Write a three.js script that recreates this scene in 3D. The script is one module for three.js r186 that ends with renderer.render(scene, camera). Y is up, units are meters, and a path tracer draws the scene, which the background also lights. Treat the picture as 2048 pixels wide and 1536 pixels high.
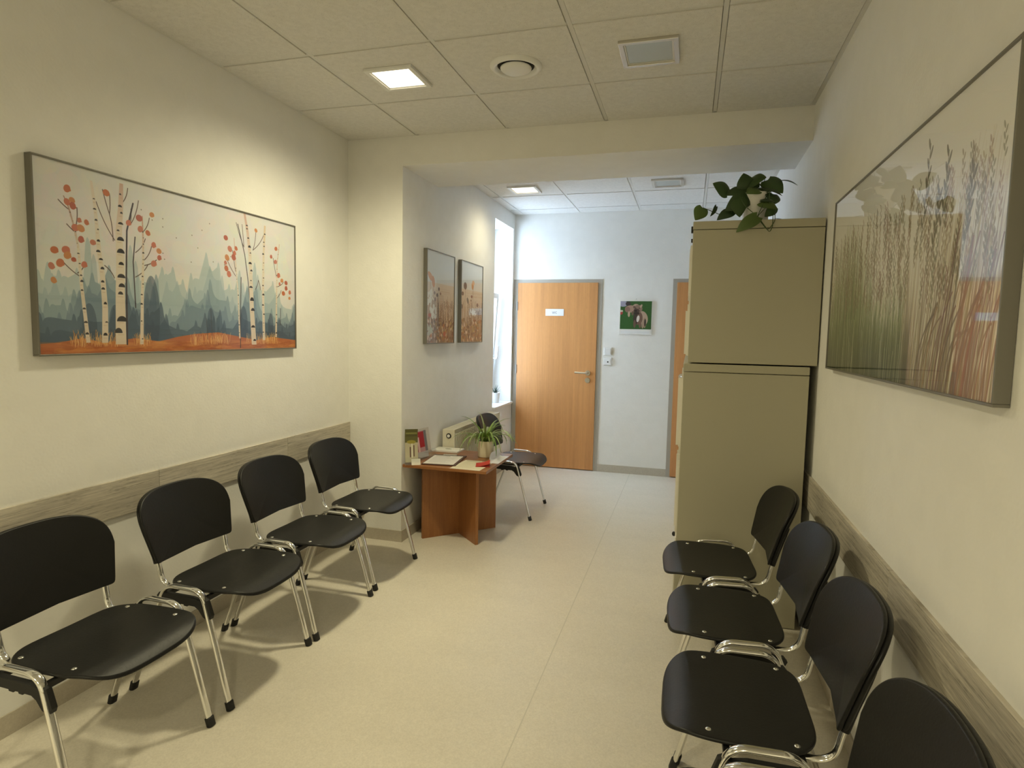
import * as THREE from 'three';
import { mergeGeometries } from 'three/addons/utils/BufferGeometryUtils.js';
import { RoundedBoxGeometry } from 'three/addons/geometries/RoundedBoxGeometry.js';
import { RectAreaLightUniformsLib } from 'three/addons/lights/RectAreaLightUniformsLib.js';

// ---------------------------------------------------------------- camera, daylight, lamps, exposure
RectAreaLightUniformsLib.init();
const EYE = 1.4323, CEIL = 2.675, FAR = -6.342, LEFT = -2.225, RIGHT = 0.593, ALC = -1.827, PIL = -3.692, BACK = 2.6;
const scene = new THREE.Scene();
const camera = new THREE.PerspectiveCamera(2 * Math.atan(768 / 1222.36) * 180 / Math.PI, 2048 / 1536, 0.05, 60);
camera.rotation.order = 'YXZ';
camera.position.set(0, EYE, 0);
camera.rotation.set(-0.0833, 0.2804, 0.0198);
scene.add(camera);
const DAY = 16.5;                                            // overcast daylight, enters through window_1 only
scene.background = new THREE.Color().setRGB(0.60 * DAY, 0.78 * DAY, 1.0 * DAY);
const LAMP = 10.3, LAMP_COLOR = new THREE.Color().setRGB(1.0, 0.90, 0.58);   // candela straight down
const renderer = new THREE.WebGLRenderer({ antialias: true });
renderer.toneMapping = THREE.LinearToneMapping;
renderer.toneMappingExposure = 1.0;
renderer.shadowMap.enabled = true;

// ---------------------------------------------------------------- helpers
function rng(seed) { let s = seed >>> 0; return () => { s = (s + 0x6D2B79F5) >>> 0; let t = s; t = Math.imul(t ^ (t >>> 15), t | 1); t ^= t + Math.imul(t ^ (t >>> 7), t | 61); return ((t ^ (t >>> 14)) >>> 0) / 4294967296; }; }
const used = {};
function numbered(n) { const k = used[n] = (used[n] ?? -1) + 1; return k ? n + '_' + String(k).padStart(3, '0') : n; }
const V = (x, y, z) => new THREE.Vector3(x, y, z);
function tag(o, label, category, group) { o.userData.label = label; o.userData.category = category; if (group) o.userData.group = group; return o; }
function thing(name, label, category, [x, y, z] = [0, 0, 0], turn = 0, group) {
  const o = new THREE.Group(); o.name = numbered(name); scene.add(o);
  o.position.set(x, y, z); o.rotation.y = turn; return tag(o, label, category, group);
}
function part(name, geo, mat, parent, label) {
  const list = Array.isArray(geo) ? geo : [geo];
  const g = list.length > 1 ? mergeGeometries(list.map((q) => (q.index ? q.toNonIndexed() : q))) : list[0];
  const m = new THREE.Mesh(g, mat); m.name = parent && parent !== scene ? name : numbered(name);
  m.castShadow = m.receiveShadow = true; (parent || scene).add(m);
  if (label) m.userData.label = label;
  return m;
}
function struct(name, geo, mat) { const m = part(name, geo, mat, scene); m.userData.kind = 'structure'; return m; }
function structGroup(name) { const o = new THREE.Group(); o.name = name; o.userData.kind = 'structure'; scene.add(o); return o; }
// uv in metres from the dominant normal axis; along: which way 'v' of the texture (the grain) runs
function metric(g, along = 'y') {
  const p = g.attributes.position, n = g.attributes.normal, uv = new Float32Array(p.count * 2);
  for (let i = 0; i < p.count; i++) {
    const P = { x: p.getX(i), y: p.getY(i), z: p.getZ(i) }, N = { x: Math.abs(n.getX(i)), y: Math.abs(n.getY(i)), z: Math.abs(n.getZ(i)) };
    const d = N.x >= N.y && N.x >= N.z ? 'x' : N.y >= N.z ? 'y' : 'z';
    let v = along === d ? ['y', 'z', 'x'].find((a) => a !== d) : along;
    const u = ['x', 'z', 'y'].find((a) => a !== d && a !== v);
    uv[2 * i] = P[u]; uv[2 * i + 1] = P[v];
  }
  g.setAttribute('uv', new THREE.BufferAttribute(uv, 2)); return g;
}
// box from corner to corner, uv in metres
function bx(x0, x1, y0, y1, z0, z1, r = 0, along = 'y') {
  const w = Math.abs(x1 - x0), h = Math.abs(y1 - y0), d = Math.abs(z1 - z0);
  const g = r ? new RoundedBoxGeometry(w, h, d, 2, Math.min(r, w / 2.01, h / 2.01, d / 2.01)) : new THREE.BoxGeometry(w, h, d);
  g.translate((x0 + x1) / 2, (y0 + y1) / 2, (z0 + z1) / 2); return metric(g, along);
}
// polyline with rounded corners
function fillet(pts, r, seg = 6) {
  const out = [pts[0].clone()];
  for (let i = 1; i < pts.length - 1; i++) {
    const a = pts[i - 1], b = pts[i], c = pts[i + 1], R = Array.isArray(r) ? r[i - 1] : r;
    const u = a.clone().sub(b), v = c.clone().sub(b), k = Math.min(R, u.length() * 0.49, v.length() * 0.49);
    const p = b.clone().add(u.setLength(k)), q = b.clone().add(v.setLength(k));
    for (let s = 0; s <= seg; s++) { const t = s / seg; out.push(p.clone().multiplyScalar((1 - t) ** 2).addScaledVector(b, 2 * t * (1 - t)).addScaledVector(q, t * t)); }
  }
  out.push(pts[pts.length - 1].clone()); return out;
}
// sweeps a superellipse section (w across 'side', h in the other direction) along a polyline, closed ends
function sweep(pts, w, h, side = V(1, 0, 0), n = 14, e = 2) {
  const P = [], I = [];
  pts.forEach((p, i) => {
    const t = pts[Math.min(i + 1, pts.length - 1)].clone().sub(pts[Math.max(i - 1, 0)]).normalize();
    const s = side.clone().addScaledVector(t, -side.dot(t)).normalize(), b = t.clone().cross(s);
    for (let k = 0; k < n; k++) {
      const a = (k / n) * 2 * Math.PI, c = Math.cos(a), d = Math.sin(a);
      const x = Math.sign(c) * Math.abs(c) ** (2 / e) * w / 2, y = Math.sign(d) * Math.abs(d) ** (2 / e) * h / 2;
      P.push(p.x + s.x * x + b.x * y, p.y + s.y * x + b.y * y, p.z + s.z * x + b.z * y);
    }
  });
  for (let i = 0; i < pts.length - 1; i++) for (let k = 0; k < n; k++) { const a = i * n + k, b = i * n + (k + 1) % n; I.push(a, b, a + n, b, b + n, a + n); }
  for (const end of [0, pts.length - 1]) {
    const c = P.length / 3; P.push(pts[end].x, pts[end].y, pts[end].z);
    for (let k = 0; k < n; k++) { const a = end * n + k, b = end * n + (k + 1) % n; end ? I.push(a, b, c) : I.push(b, a, c); }
  }
  const g = new THREE.BufferGeometry(); g.setAttribute('position', new THREE.Float32BufferAttribute(P, 3)); g.setIndex(I); g.computeVertexNormals();
  g.setAttribute('uv', new THREE.Float32BufferAttribute(new Float32Array(P.length / 3 * 2), 2)); return g;
}
// closed curved shell: outline(angle) -> [a, b]; at(a, b, depth) -> Vector3
function pad(outline, at, t, seg = 72, rings = 10, edge = 0.03) {
  const prof = []; for (let i = 1; i <= rings; i++) prof.push([(1 - edge) * i / rings, 0]);
  for (let i = 1; i < 8; i++) { const f = Math.PI * i / 8; prof.push([1 - edge + edge * Math.sin(f), t / 2 * (1 - Math.cos(f))]); }
  for (let i = rings; i >= 1; i--) prof.push([(1 - edge) * i / rings, t]);
  const P = [], UV = [], I = []; const put = (a, b, d) => { const p = at(a, b, d); P.push(p.x, p.y, p.z); UV.push(a, b); };
  const mid = outline.center || [0, 0];
  put(mid[0], mid[1], 0);
  for (const [r, d] of prof) for (let k = 0; k < seg; k++) { const o = outline(k / seg * 2 * Math.PI); put(mid[0] + r * (o[0] - mid[0]), mid[1] + r * (o[1] - mid[1]), d); }
  put(mid[0], mid[1], t);
  const last = P.length / 3 - 1;
  for (let k = 0; k < seg; k++) {
    I.push(0, 1 + k, 1 + (k + 1) % seg);
    for (let i = 0; i < prof.length - 1; i++) { const a = 1 + i * seg + k, b = 1 + i * seg + (k + 1) % seg; I.push(a, a + seg, b, b, a + seg, b + seg); }
    const a = 1 + (prof.length - 1) * seg; I.push(a + k, last, a + (k + 1) % seg);
  }
  const g = new THREE.BufferGeometry(); g.setAttribute('position', new THREE.Float32BufferAttribute(P, 3)); g.setAttribute('uv', new THREE.Float32BufferAttribute(UV, 2)); g.setIndex(I); g.computeVertexNormals(); return g;
}
function quadGrid(nu, nv, f) {                                           // open sheet f(u, v) -> Vector3
  const P = [], UV = [], I = [];
  for (let j = 0; j <= nv; j++) for (let i = 0; i <= nu; i++) { const p = f(i / nu, j / nv); P.push(p.x, p.y, p.z); UV.push(i / nu, j / nv); }
  for (let j = 0; j < nv; j++) for (let i = 0; i < nu; i++) { const a = j * (nu + 1) + i; I.push(a, a + 1, a + nu + 1, a + 1, a + nu + 2, a + nu + 1); }
  const g = new THREE.BufferGeometry(); g.setAttribute('position', new THREE.Float32BufferAttribute(P, 3)); g.setAttribute('uv', new THREE.Float32BufferAttribute(UV, 2)); g.setIndex(I); g.computeVertexNormals(); return g;
}

// ---------------------------------------------------------------- textures
function valueNoise(w, h, cx, cy, seed) {                                // tiling value noise, cx by cy cells
  const r = rng(seed), G = Float32Array.from({ length: cx * cy }, () => r()), out = new Float32Array(w * h);
  const sm = (t) => t * t * (3 - 2 * t);
  for (let y = 0; y < h; y++) { const fy = y / h * cy, y0 = Math.floor(fy), ty = sm(fy - y0), a = (y0 % cy) * cx, b = ((y0 + 1) % cy) * cx;
    for (let x = 0; x < w; x++) { const fx = x / w * cx, x0 = Math.floor(fx), tx = sm(fx - x0), i = x0 % cx, j = (x0 + 1) % cx;
      out[y * w + x] = (G[a + i] * (1 - tx) + G[a + j] * tx) * (1 - ty) + (G[b + i] * (1 - tx) + G[b + j] * tx) * ty; } }
  return out;
}
function dataTex(w, h, f, srgb, rx = 1, ry = 1) {
  const d = new Uint8Array(w * h * 4);
  for (let i = 0; i < w * h; i++) { const c = f(i, i % w, Math.floor(i / w)); d[4 * i] = Math.max(0, Math.min(255, c[0])); d[4 * i + 1] = Math.max(0, Math.min(255, c[1])); d[4 * i + 2] = Math.max(0, Math.min(255, c[2])); d[4 * i + 3] = 255; }
  const t = new THREE.DataTexture(d, w, h); t.wrapS = t.wrapT = THREE.RepeatWrapping; t.magFilter = THREE.LinearFilter; t.minFilter = THREE.LinearMipmapLinearFilter; t.generateMipmaps = true;
  if (srgb) t.colorSpace = THREE.SRGBColorSpace; t.repeat.set(rx, ry); t.needsUpdate = true; return t;
}
function canvasTex(w, h, draw) {
  const c = document.createElement('canvas'); c.width = w; c.height = h; draw(c.getContext('2d'), w, h);
  const t = new THREE.CanvasTexture(c); t.colorSpace = THREE.SRGBColorSpace; t.anisotropy = 8; return t;
}
const nA = valueNoise(512, 512, 128, 128, 11), nB = valueNoise(512, 512, 40, 40, 12), nC = valueNoise(512, 512, 6, 6, 13), nD = valueNoise(512, 512, 256, 256, 14);
const wallBump = dataTex(512, 512, (i) => { const v = 255 * (0.55 * nA[i] + 0.45 * nB[i]); return [v, v, v]; }, false, 1 / 0.9, 1 / 0.9);
const wallMap = dataTex(512, 512, (i) => { const v = 239 + 3 * nC[i] + 3 * nB[i]; return [v, v, v - 2]; }, true, 1 / 2.3, 1 / 2.3);
const linoMap = dataTex(512, 512, (i) => { const s = nD[i], v = 4 * (nB[i] - 0.5) + 4 * (nC[i] - 0.5) + (s > 0.8 ? -20 * (s - 0.6) : s < 0.2 ? 14 * (0.4 - s) : 0) + 22 * (nA[i] - 0.5) * 0.5; return [220 + v, 213 + v, 198 + v]; }, true, 1 / 0.62, 1 / 0.62);
const tileMap = dataTex(512, 512, (i) => { const v = 225 + 8 * (nB[i] - 0.5) - (nD[i] > 0.86 ? 22 : 0); return [v, v - 2, v - 6]; }, true, 1 / 0.6, 1 / 0.6);
const tileBump = dataTex(512, 512, (i) => { const v = 255 * (0.6 * nA[i] + 0.4 * nD[i]); return [v, v, v]; }, false, 1 / 0.6, 1 / 0.6);
function woodTex(seed, base, streak, w = 512, h = 1024, fine = 190) {      // straight-grained veneer, grain along v
  const a = valueNoise(w, h, fine, 5, seed), b = valueNoise(w, h, 46, 3, seed + 1), c = valueNoise(w, h, 150, 60, seed + 2), d = valueNoise(w, h, 9, 2, seed + 3);
  return dataTex(w, h, (i) => { const v = streak * (0.5 * (a[i] - 0.5) + 0.5 * (b[i] - 0.5) + 0.25 * (c[i] - 0.5) + 0.5 * (d[i] - 0.5)); return [base[0] + v, base[1] + v * 0.85, base[2] + v * 0.6]; }, true);
}
const beechMap = woodTex(31, [206, 148, 92], 20); beechMap.repeat.set(1 / 0.85, 1 / 1.9);
const tableMap = woodTex(41, [150, 98, 54], 22); tableMap.repeat.set(1 / 0.6, 1 / 0.6);
function oakTex(seed) {                                                   // weathered grey-brown oak plank, grain along u
  const w = 1024, h = 192, a = valueNoise(w, h, 10, 90, seed), b = valueNoise(w, h, 5, 26, seed + 1), c = valueNoise(w, h, 60, 96, seed + 2), d = valueNoise(w, h, 4, 4, seed + 3), r = rng(seed);
  const knots = Array.from({ length: 3 }, () => [r() * w, r() * h, 7 + r() * 8]);
  return dataTex(w, h, (i, x, y) => {
    let v = 46 * (a[i] - 0.5) + 34 * (b[i] - 0.5) + 20 * (c[i] - 0.5) + 26 * (d[i] - 0.5); if (a[i] < 0.25 && c[i] < 0.5) v -= 26;
    for (const [kx, ky, kr] of knots) { const q = Math.hypot((x - kx) / 2.2, y - ky) / kr; if (q < 2) v -= (1 - q / 2) * (20 + 12 * Math.sin(q * 7)); }
    return [200 + v * 0.72, 194 + v * 0.72, 182 + v * 0.7]; }, true);
}

// ---------------------------------------------------------------- materials
const std = (o) => new THREE.MeshStandardMaterial(o), phy = (o) => new THREE.MeshPhysicalMaterial(o), lin = (r, g, b) => new THREE.Color().setRGB(r, g, b);
const M = {
  wall: std({ map: wallMap, color: lin(0.98, 0.97, 0.95), roughness: 0.9, bumpMap: wallBump, bumpScale: 0.0006 }),
  lino: phy({ map: linoMap, roughness: 0.42, clearcoat: 0.12, clearcoatRoughness: 0.35, bumpMap: wallBump, bumpScale: 0.0002 }),
  base: std({ map: linoMap, color: lin(0.72, 0.70, 0.68), roughness: 0.55 }),
  tile: std({ map: tileMap, roughness: 0.95, bumpMap: tileBump, bumpScale: 0.0005 }),
  bar: std({ color: lin(0.70, 0.69, 0.66), roughness: 0.5 }),
  plaster: std({ color: lin(0.6, 0.6, 0.58), roughness: 0.9 }),
  beech: phy({ map: beechMap, roughness: 0.42, clearcoat: 0.15, clearcoatRoughness: 0.3 }),
  tableWood: phy({ map: tableMap, roughness: 0.4, clearcoat: 0.15, clearcoatRoughness: 0.3 }),
  steel: std({ color: lin(0.36, 0.34, 0.31), roughness: 0.5 }),
  doorFrame: std({ color: lin(0.42, 0.39, 0.34), roughness: 0.5 }),
  dark: std({ color: lin(0.01, 0.01, 0.01), roughness: 0.7 }),
  chrome: std({ color: lin(0.82, 0.82, 0.80), metalness: 1, roughness: 0.12 }),
  brushed: std({ color: lin(0.62, 0.60, 0.56), metalness: 1, roughness: 0.32 }),
  plastic: phy({ color: lin(0.009, 0.009, 0.0088), roughness: 0.4, bumpMap: tileBump, bumpScale: 0.0002, specularIntensity: 0.6 }),
  rubber: std({ color: lin(0.009, 0.009, 0.009), roughness: 0.65 }),
  white: std({ color: lin(0.80, 0.80, 0.79), roughness: 0.4 }),
  upvc: std({ color: lin(0.82, 0.83, 0.84), roughness: 0.3 }),
  glass: phy({ color: 0xffffff, transmission: 1, thickness: 0, roughness: 0.02, ior: 1.5 }),
  acrylic: phy({ color: lin(0.96, 0.97, 0.97), transmission: 1, thickness: 0, roughness: 0.05, ior: 1.49 }),
  pictureFrame: std({ color: lin(0.19, 0.18, 0.155), metalness: 0.3, roughness: 0.36 }),
  cabinet: std({ color: lin(0.46, 0.435, 0.325), roughness: 0.55, bumpMap: wallBump, bumpScale: 0.00015 }),
  cabinetLight: std({ color: lin(0.74, 0.71, 0.62), roughness: 0.5 }),
  paper: std({ color: lin(0.80, 0.77, 0.68), roughness: 0.9 }),
  paperWhite: std({ color: lin(0.82, 0.81, 0.78), roughness: 0.85 }),
  radiator: std({ color: lin(0.74, 0.70, 0.56), roughness: 0.4 }),
  lampGlow: std({ color: lin(0.9, 0.9, 0.85), roughness: 0.4, emissive: lin(1, 0.88, 0.62), emissiveIntensity: 5 }),
  lampOff: phy({ color: lin(0.42, 0.46, 0.46), roughness: 0.3, clearcoat: 0.6, clearcoatRoughness: 0.15 }),
  potCream: std({ color: lin(0.72, 0.66, 0.50), roughness: 0.42 }),
  potWhite: phy({ color: lin(0.80, 0.80, 0.78), roughness: 0.3, clearcoat: 0.4, clearcoatRoughness: 0.2 }),
  soil: std({ color: lin(0.03, 0.022, 0.015), roughness: 1 }),
  red: std({ color: lin(0.55, 0.035, 0.025), roughness: 0.5 }),
  clip: std({ color: lin(0.075, 0.03, 0.02), roughness: 0.5 }),
};

// ---------------------------------------------------------------- the setting
const floor = struct('floor', bx(LEFT - 0.3, RIGHT + 0.3, -0.12, 0, FAR - 0.3, BACK + 0.2, 0, 'z'), M.lino);
part('weld_seam', bx(-0.539, -0.5345, -0.002, 0.0004, FAR, BACK), std({ color: lin(0.6, 0.565, 0.48), roughness: 0.6 }), floor);

struct('wall_left', bx(LEFT - 0.2, LEFT, 0, 2.8, PIL, BACK + 0.2), M.wall);
struct('wall_back', bx(LEFT, RIGHT, 0, 2.8, BACK, BACK + 0.2), M.wall);
struct('wall_right', bx(RIGHT, RIGHT + 0.2, 0, 2.8, FAR - 0.3, BACK + 0.2), M.wall);
const WZ0 = -5.66, WZ1 = -6.29, SILL = 0.68, LINT = 2.523, OUT = LEFT - 0.2;
struct('wall_window', [bx(OUT, ALC, 0, 2.8, WZ0, PIL), bx(OUT, ALC, 0, SILL, WZ1, WZ0), bx(OUT, ALC, LINT, 2.8, WZ1, WZ0), bx(OUT, ALC, 0, 2.8, FAR - 0.3, WZ1)], M.wall);
const D1 = [-1.822, -0.878], D2 = [-0.178, 0.57], DH = 2.0;
struct('wall_far', [bx(D1[1], D2[0], 0, 2.8, FAR - 0.2, FAR), bx(ALC, D1[1], DH, 2.8, FAR - 0.2, FAR), bx(D2[0], D2[1], DH, 2.8, FAR - 0.2, FAR), bx(D2[1], RIGHT, 0, 2.8, FAR - 0.2, FAR), bx(ALC, RIGHT, 0, 2.8, FAR - 0.3, FAR - 0.2)], M.wall);
struct('wall_beam', bx(ALC, RIGHT, 2.495, 2.8, -4.278, PIL), M.wall);

// suspended ceiling: every tile and every bar on its own
const ceiling = structGroup('ceiling');
part('ceiling_slab', bx(LEFT - 0.2, RIGHT + 0.2, 2.8, 2.9, FAR - 0.3, BACK + 0.2), M.plaster, ceiling);
{
  const GX = -1.7185, GZ = -2.5281, T = 0.6, B = 0.012;
  const cells = (x0, x1, z0, z1, gz) => {
    const xs = [x0], zs = [z1];
    for (let x = GX - T * 8; x < x1 - 0.02; x += T) if (x > x0 + 0.02) xs.push(x);
    for (let z = gz + T * 12; z > z0 + 0.02; z -= T) if (z < z1 - 0.02) zs.push(z);
    xs.push(x1); zs.push(z0);
    const geos = {};
    for (let i = 0; i < xs.length - 1; i++) for (let j = 0; j < zs.length - 1; j++) {
      const a = xs[i] + (i ? B : 0.022), b = xs[i + 1] - (i < xs.length - 2 ? B : 0.022), c = zs[j] - (j ? B : 0.022), d = zs[j + 1] + (j < zs.length - 2 ? B : 0.022);
      if (b - a < 0.01 || c - d < 0.01) continue;
      const key = (b - a).toFixed(3) + '_' + (c - d).toFixed(3);
      geos[key] ??= metric(new RoundedBoxGeometry(b - a, 0.02, c - d, 1, 0.0015));
      const m = part('ceiling_tile', geos[key], M.tile, ceiling); m.position.set((a + b) / 2, CEIL + 0.01, (c + d) / 2);
    }
    for (const x of xs.slice(1, -1)) part('grid_bar', bx(x - 0.010, x + 0.010, CEIL + 0.004, CEIL + 0.03, z0, z1), M.bar, ceiling);
    for (const z of zs.slice(1, -1)) for (let i = 0; i < xs.length - 1; i++) part('grid_bar', bx(xs[i] + 0.011, xs[i + 1] - 0.011, CEIL + 0.004, CEIL + 0.03, z - 0.010, z + 0.010), M.bar, ceiling);
    part('edge_angle', bx(x0, x0 + 0.02, CEIL + 0.004, CEIL + 0.03, z0, z1), M.bar, ceiling);
    part('edge_angle', bx(x1 - 0.02, x1, CEIL + 0.004, CEIL + 0.03, z0, z1), M.bar, ceiling);
    part('edge_angle', bx(x0 + 0.02, x1 - 0.02, CEIL + 0.004, CEIL + 0.03, z0, z0 + 0.02), M.bar, ceiling);
    part('edge_angle', bx(x0 + 0.02, x1 - 0.02, CEIL + 0.004, CEIL + 0.03, z1 - 0.02, z1), M.bar, ceiling);
  };
  cells(LEFT, RIGHT, PIL, BACK, GZ);
  cells(ALC, RIGHT, FAR, -4.278, -5.4816);
}

// coved vinyl skirtings
const bh = 0.078, bt = 0.006;
struct('baseboard_left', bx(LEFT, LEFT + bt, 0, bh, PIL, BACK), M.base);
struct('baseboard_pillar', bx(LEFT, ALC + bt, 0, bh, PIL, PIL + bt), M.base);
struct('baseboard_window', bx(ALC, ALC + bt, 0, bh, FAR, PIL), M.base);
struct('baseboard_far', bx(D1[1], D2[0], 0, bh, FAR, FAR + bt), M.base);
struct('baseboard_right', bx(RIGHT - bt, RIGHT, 0, bh, FAR, BACK), M.base);

// wood-look protection planks on both long walls
function plankRow(name, x0, x1, y0, y1, joints, seed) {
  const g = structGroup(name), maps = [oakTex(seed), oakTex(seed + 50), oakTex(seed + 90)];
  for (let i = 0; i < joints.length - 1; i++) {
    const L = Math.abs(joints[i + 1] - joints[i]), m = part('plank', bx(x0, x1, y0, y1, joints[i] - 0.0008, joints[i + 1] + 0.0008, 0.002, 'y'), null, g);
    const p = m.geometry.attributes.position, uv = m.geometry.attributes.uv;
    for (let k = 0; k < p.count; k++) uv.setXY(k, (joints[i] - p.getZ(k)) / 0.95, (p.getY(k) - y0) / 0.16);
    m.material = std({ map: maps[i % 3], roughness: 0.6, color: lin(0.93, 0.91, 0.87) });
  }
  return g;
}
plankRow('trim_1', LEFT, LEFT + 0.012, 0.652, 0.803, [BACK, 2.39, 1.49, 0.59, -0.31, -1.21, -2.112, -3.01, PIL], 71);
plankRow('trim_2', RIGHT - 0.012, RIGHT, 0.612, 0.772, [BACK, 2.55, 1.65, 0.75, -0.15, -1.05, -1.954, -2.85, -4.06], 171);

// doors
function door(name, x0, x1, leafX0, leafX1, hinge) {
  const g = structGroup(name), f = 0.045, z = FAR;
  part('door_frame', [bx(x0, leafX0 + 0.006, 0, DH, z - 0.15, z + 0.006), bx(leafX1 - 0.006, x1, 0, DH, z - 0.15, z + 0.006), bx(leafX0 + 0.006, leafX1 - 0.006, DH - f, DH, z - 0.15, z + 0.006)], M.doorFrame, g);
  part('door_leaf', bx(leafX0, leafX1, 0.008, DH - 0.036, z - 0.024, z + 0.016, 0.003), M.beech, g);
  const hx = hinge < 0 ? leafX1 - 0.082 : leafX0 + 0.075, s = hinge < 0 ? -1 : 1;
  const h = part('handle', [new THREE.CylinderGeometry(0.026, 0.028, 0.01, 28).rotateX(Math.PI / 2).translate(hx, 1.032, z + 0.021),
    sweep(fillet([V(hx, 1.032, z + 0.02), V(hx, 1.032, z + 0.064), V(hx + s * 0.13, 1.036, z + 0.064)], 0.016), 0.019, 0.019, V(0, 1, 0))], M.brushed, g);
  part('lock_rosette', [new THREE.CylinderGeometry(0.026, 0.028, 0.01, 28).rotateX(Math.PI / 2).translate(hx, 0.955, z + 0.021), new THREE.CylinderGeometry(0.008, 0.008, 0.012, 16).rotateX(Math.PI / 2).translate(hx, 0.957, z + 0.024)], M.brushed, g);
  for (const y of [0.28, 1.05, 1.72]) part('hinge', new THREE.CylinderGeometry(0.008, 0.008, 0.09, 12).translate(hinge < 0 ? leafX0 - 0.004 : leafX1 + 0.004, y, z + 0.018), M.steel, g);
  return g;
}
door('door_1', D1[0], D1[1], -1.776, -0.922, -1);
door('door_2', D2[0], D2[1], -0.138, 0.53, 1);

// window in the deep reveal
{
  const w = structGroup('window_1'), x = -2.06;
  part('window_sill', bx(-2.08, ALC + 0.03, SILL, SILL + 0.022, WZ1 + 0.002, WZ0 - 0.002, 0.004), M.upvc, w);
  const fr = 0.06, y0 = SILL + 0.022, ym = 1.86;
  part('window_frame', [bx(x - 0.07, x, y0, LINT, WZ1, WZ1 + fr), bx(x - 0.07, x, y0, LINT, WZ0 - fr, WZ0), bx(x - 0.07, x, LINT - fr, LINT, WZ1 + fr, WZ0 - fr), bx(x - 0.07, x, y0, y0 + fr, WZ1 + fr, WZ0 - fr), bx(x - 0.07, x, ym, ym + fr, WZ1 + fr, WZ0 - fr)], M.upvc, w);
  part('window_pane', bx(x - 0.045, x - 0.035, ym + fr, LINT - fr, WZ1 + fr, WZ0 - fr), M.glass, w);
  const s = new THREE.Group(); s.name = 'window_sash'; s.position.set(x, y0 + fr, 0); s.rotation.z = -0.062; w.add(s);
  const H = ym - y0 - fr - 0.012, a = WZ1 + 0.035, b = WZ0 - 0.035, q = 0.055;
  part('sash_frame', [bx(0, 0.03, 0.004, H, a, a + q, 0.004), bx(0, 0.03, 0.004, H, b - q, b, 0.004), bx(0, 0.03, 0.004, 0.004 + q, a + q, b - q, 0.004), bx(0, 0.03, H - q, H, a + q, b - q, 0.004)], M.upvc, s);
  part('sash_pane', bx(0.011, 0.019, q, H - q, a + q, b - q), M.glass, s);
  part('sash_handle', sweep(fillet([V(0.028, 0.40, a + 0.03), V(0.07, 0.40, a + 0.03), V(0.072, 0.53, a + 0.03)], 0.02), 0.024, 0.018, V(0, 0, 1)), M.upvc, s);
}

// ---------------------------------------------------------------- ceiling fittings
function downlight(label, x, z, lit) {
  const t = thing('ceiling_downlight', label, 'ceiling light', [x, CEIL, z], 0), R = 0.125, r = 0.1;
  const ring = (o, i, y0, y1) => { const s = new THREE.Shape(); s.moveTo(-o, -o); s.lineTo(o, -o); s.lineTo(o, o); s.lineTo(-o, o); s.closePath(); const h = new THREE.Path(); h.moveTo(-i, -i); h.lineTo(-i, i); h.lineTo(i, i); h.lineTo(i, -i); h.closePath(); s.holes.push(h); return new THREE.ExtrudeGeometry(s, { depth: y1 - y0 - 0.004, bevelEnabled: true, bevelThickness: 0.002, bevelSize: 0.002, bevelSegments: 2 }).rotateX(Math.PI / 2).translate(0, y1 - 0.002, 0); };
  part('frame', ring(R - 0.002, R - 0.02, -0.014, 0), lit ? M.white : M.brushed, t);
  part('inner_frame', ring(R - 0.0225, r - 0.002, -0.009, 0), lit ? M.white : M.bar, t);
  part('diffuser', bx(-r + 0.003, r - 0.003, -0.006, 0, -r + 0.003, r - 0.003, 0.002), lit ? M.lampGlow : M.lampOff, t);
  if (lit) {
    const l = new THREE.SpotLight(LAMP_COLOR, lit, 0, 1.42, 1, 2); l.name = 'lamp_light'; l.position.set(x, CEIL - 0.02, z); l.target.position.set(x, 0, z); scene.add(l, l.target);
    l.castShadow = true; l.shadow.radius = 5; l.shadow.mapSize.set(2048, 2048); l.shadow.bias = -0.0005;   // the recessed reflector keeps its light off the ceiling
  }
  return t;
}
downlight('lit square ceiling downlight above the left chair row', -1.4275, -2.835, LAMP);
downlight('lit square ceiling downlight beyond the beam, near the window wall', -1.425, -5.225, LAMP * 0.26);
downlight('lit square ceiling downlight behind the camera, over the left side', -1.4275, 0.765, LAMP * 1.12);
downlight('lit square ceiling downlight behind the camera, over the right side', -0.2275, 0.765, LAMP * 1.12);
downlight('unlit square ceiling downlight of grey glass, right of the round air valve', -0.22, -2.84, 0);
downlight('unlit square ceiling downlight beyond the beam, in front of the far wall', -0.222, -5.22, 0);
{
  const t = thing('air_valve', 'round white ceiling air valve with a domed centre disc', 'air vent', [-0.832, CEIL, -2.85]);
  const L = (pts) => new THREE.LatheGeometry(pts.map(([a, b]) => new THREE.Vector2(a, b)), 56);
  part('outer_ring', L([[0.122, 0], [0.122, -0.004], [0.116, -0.012], [0.108, -0.017], [0.100, -0.017], [0.094, -0.012], [0.088, -0.002], [0.085, 0]].reverse()), M.white, t);
  part('throat', L([[0.0001, -0.001], [0.087, -0.001]]), M.dark, t);
  part('centre_disc', L([[0.0001, -0.030], [0.02, -0.0297], [0.045, -0.0275], [0.062, -0.023], [0.072, -0.016], [0.074, -0.010], [0.068, -0.006], [0.02, -0.004], [0.02, 0]]), M.white, t);
}

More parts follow.
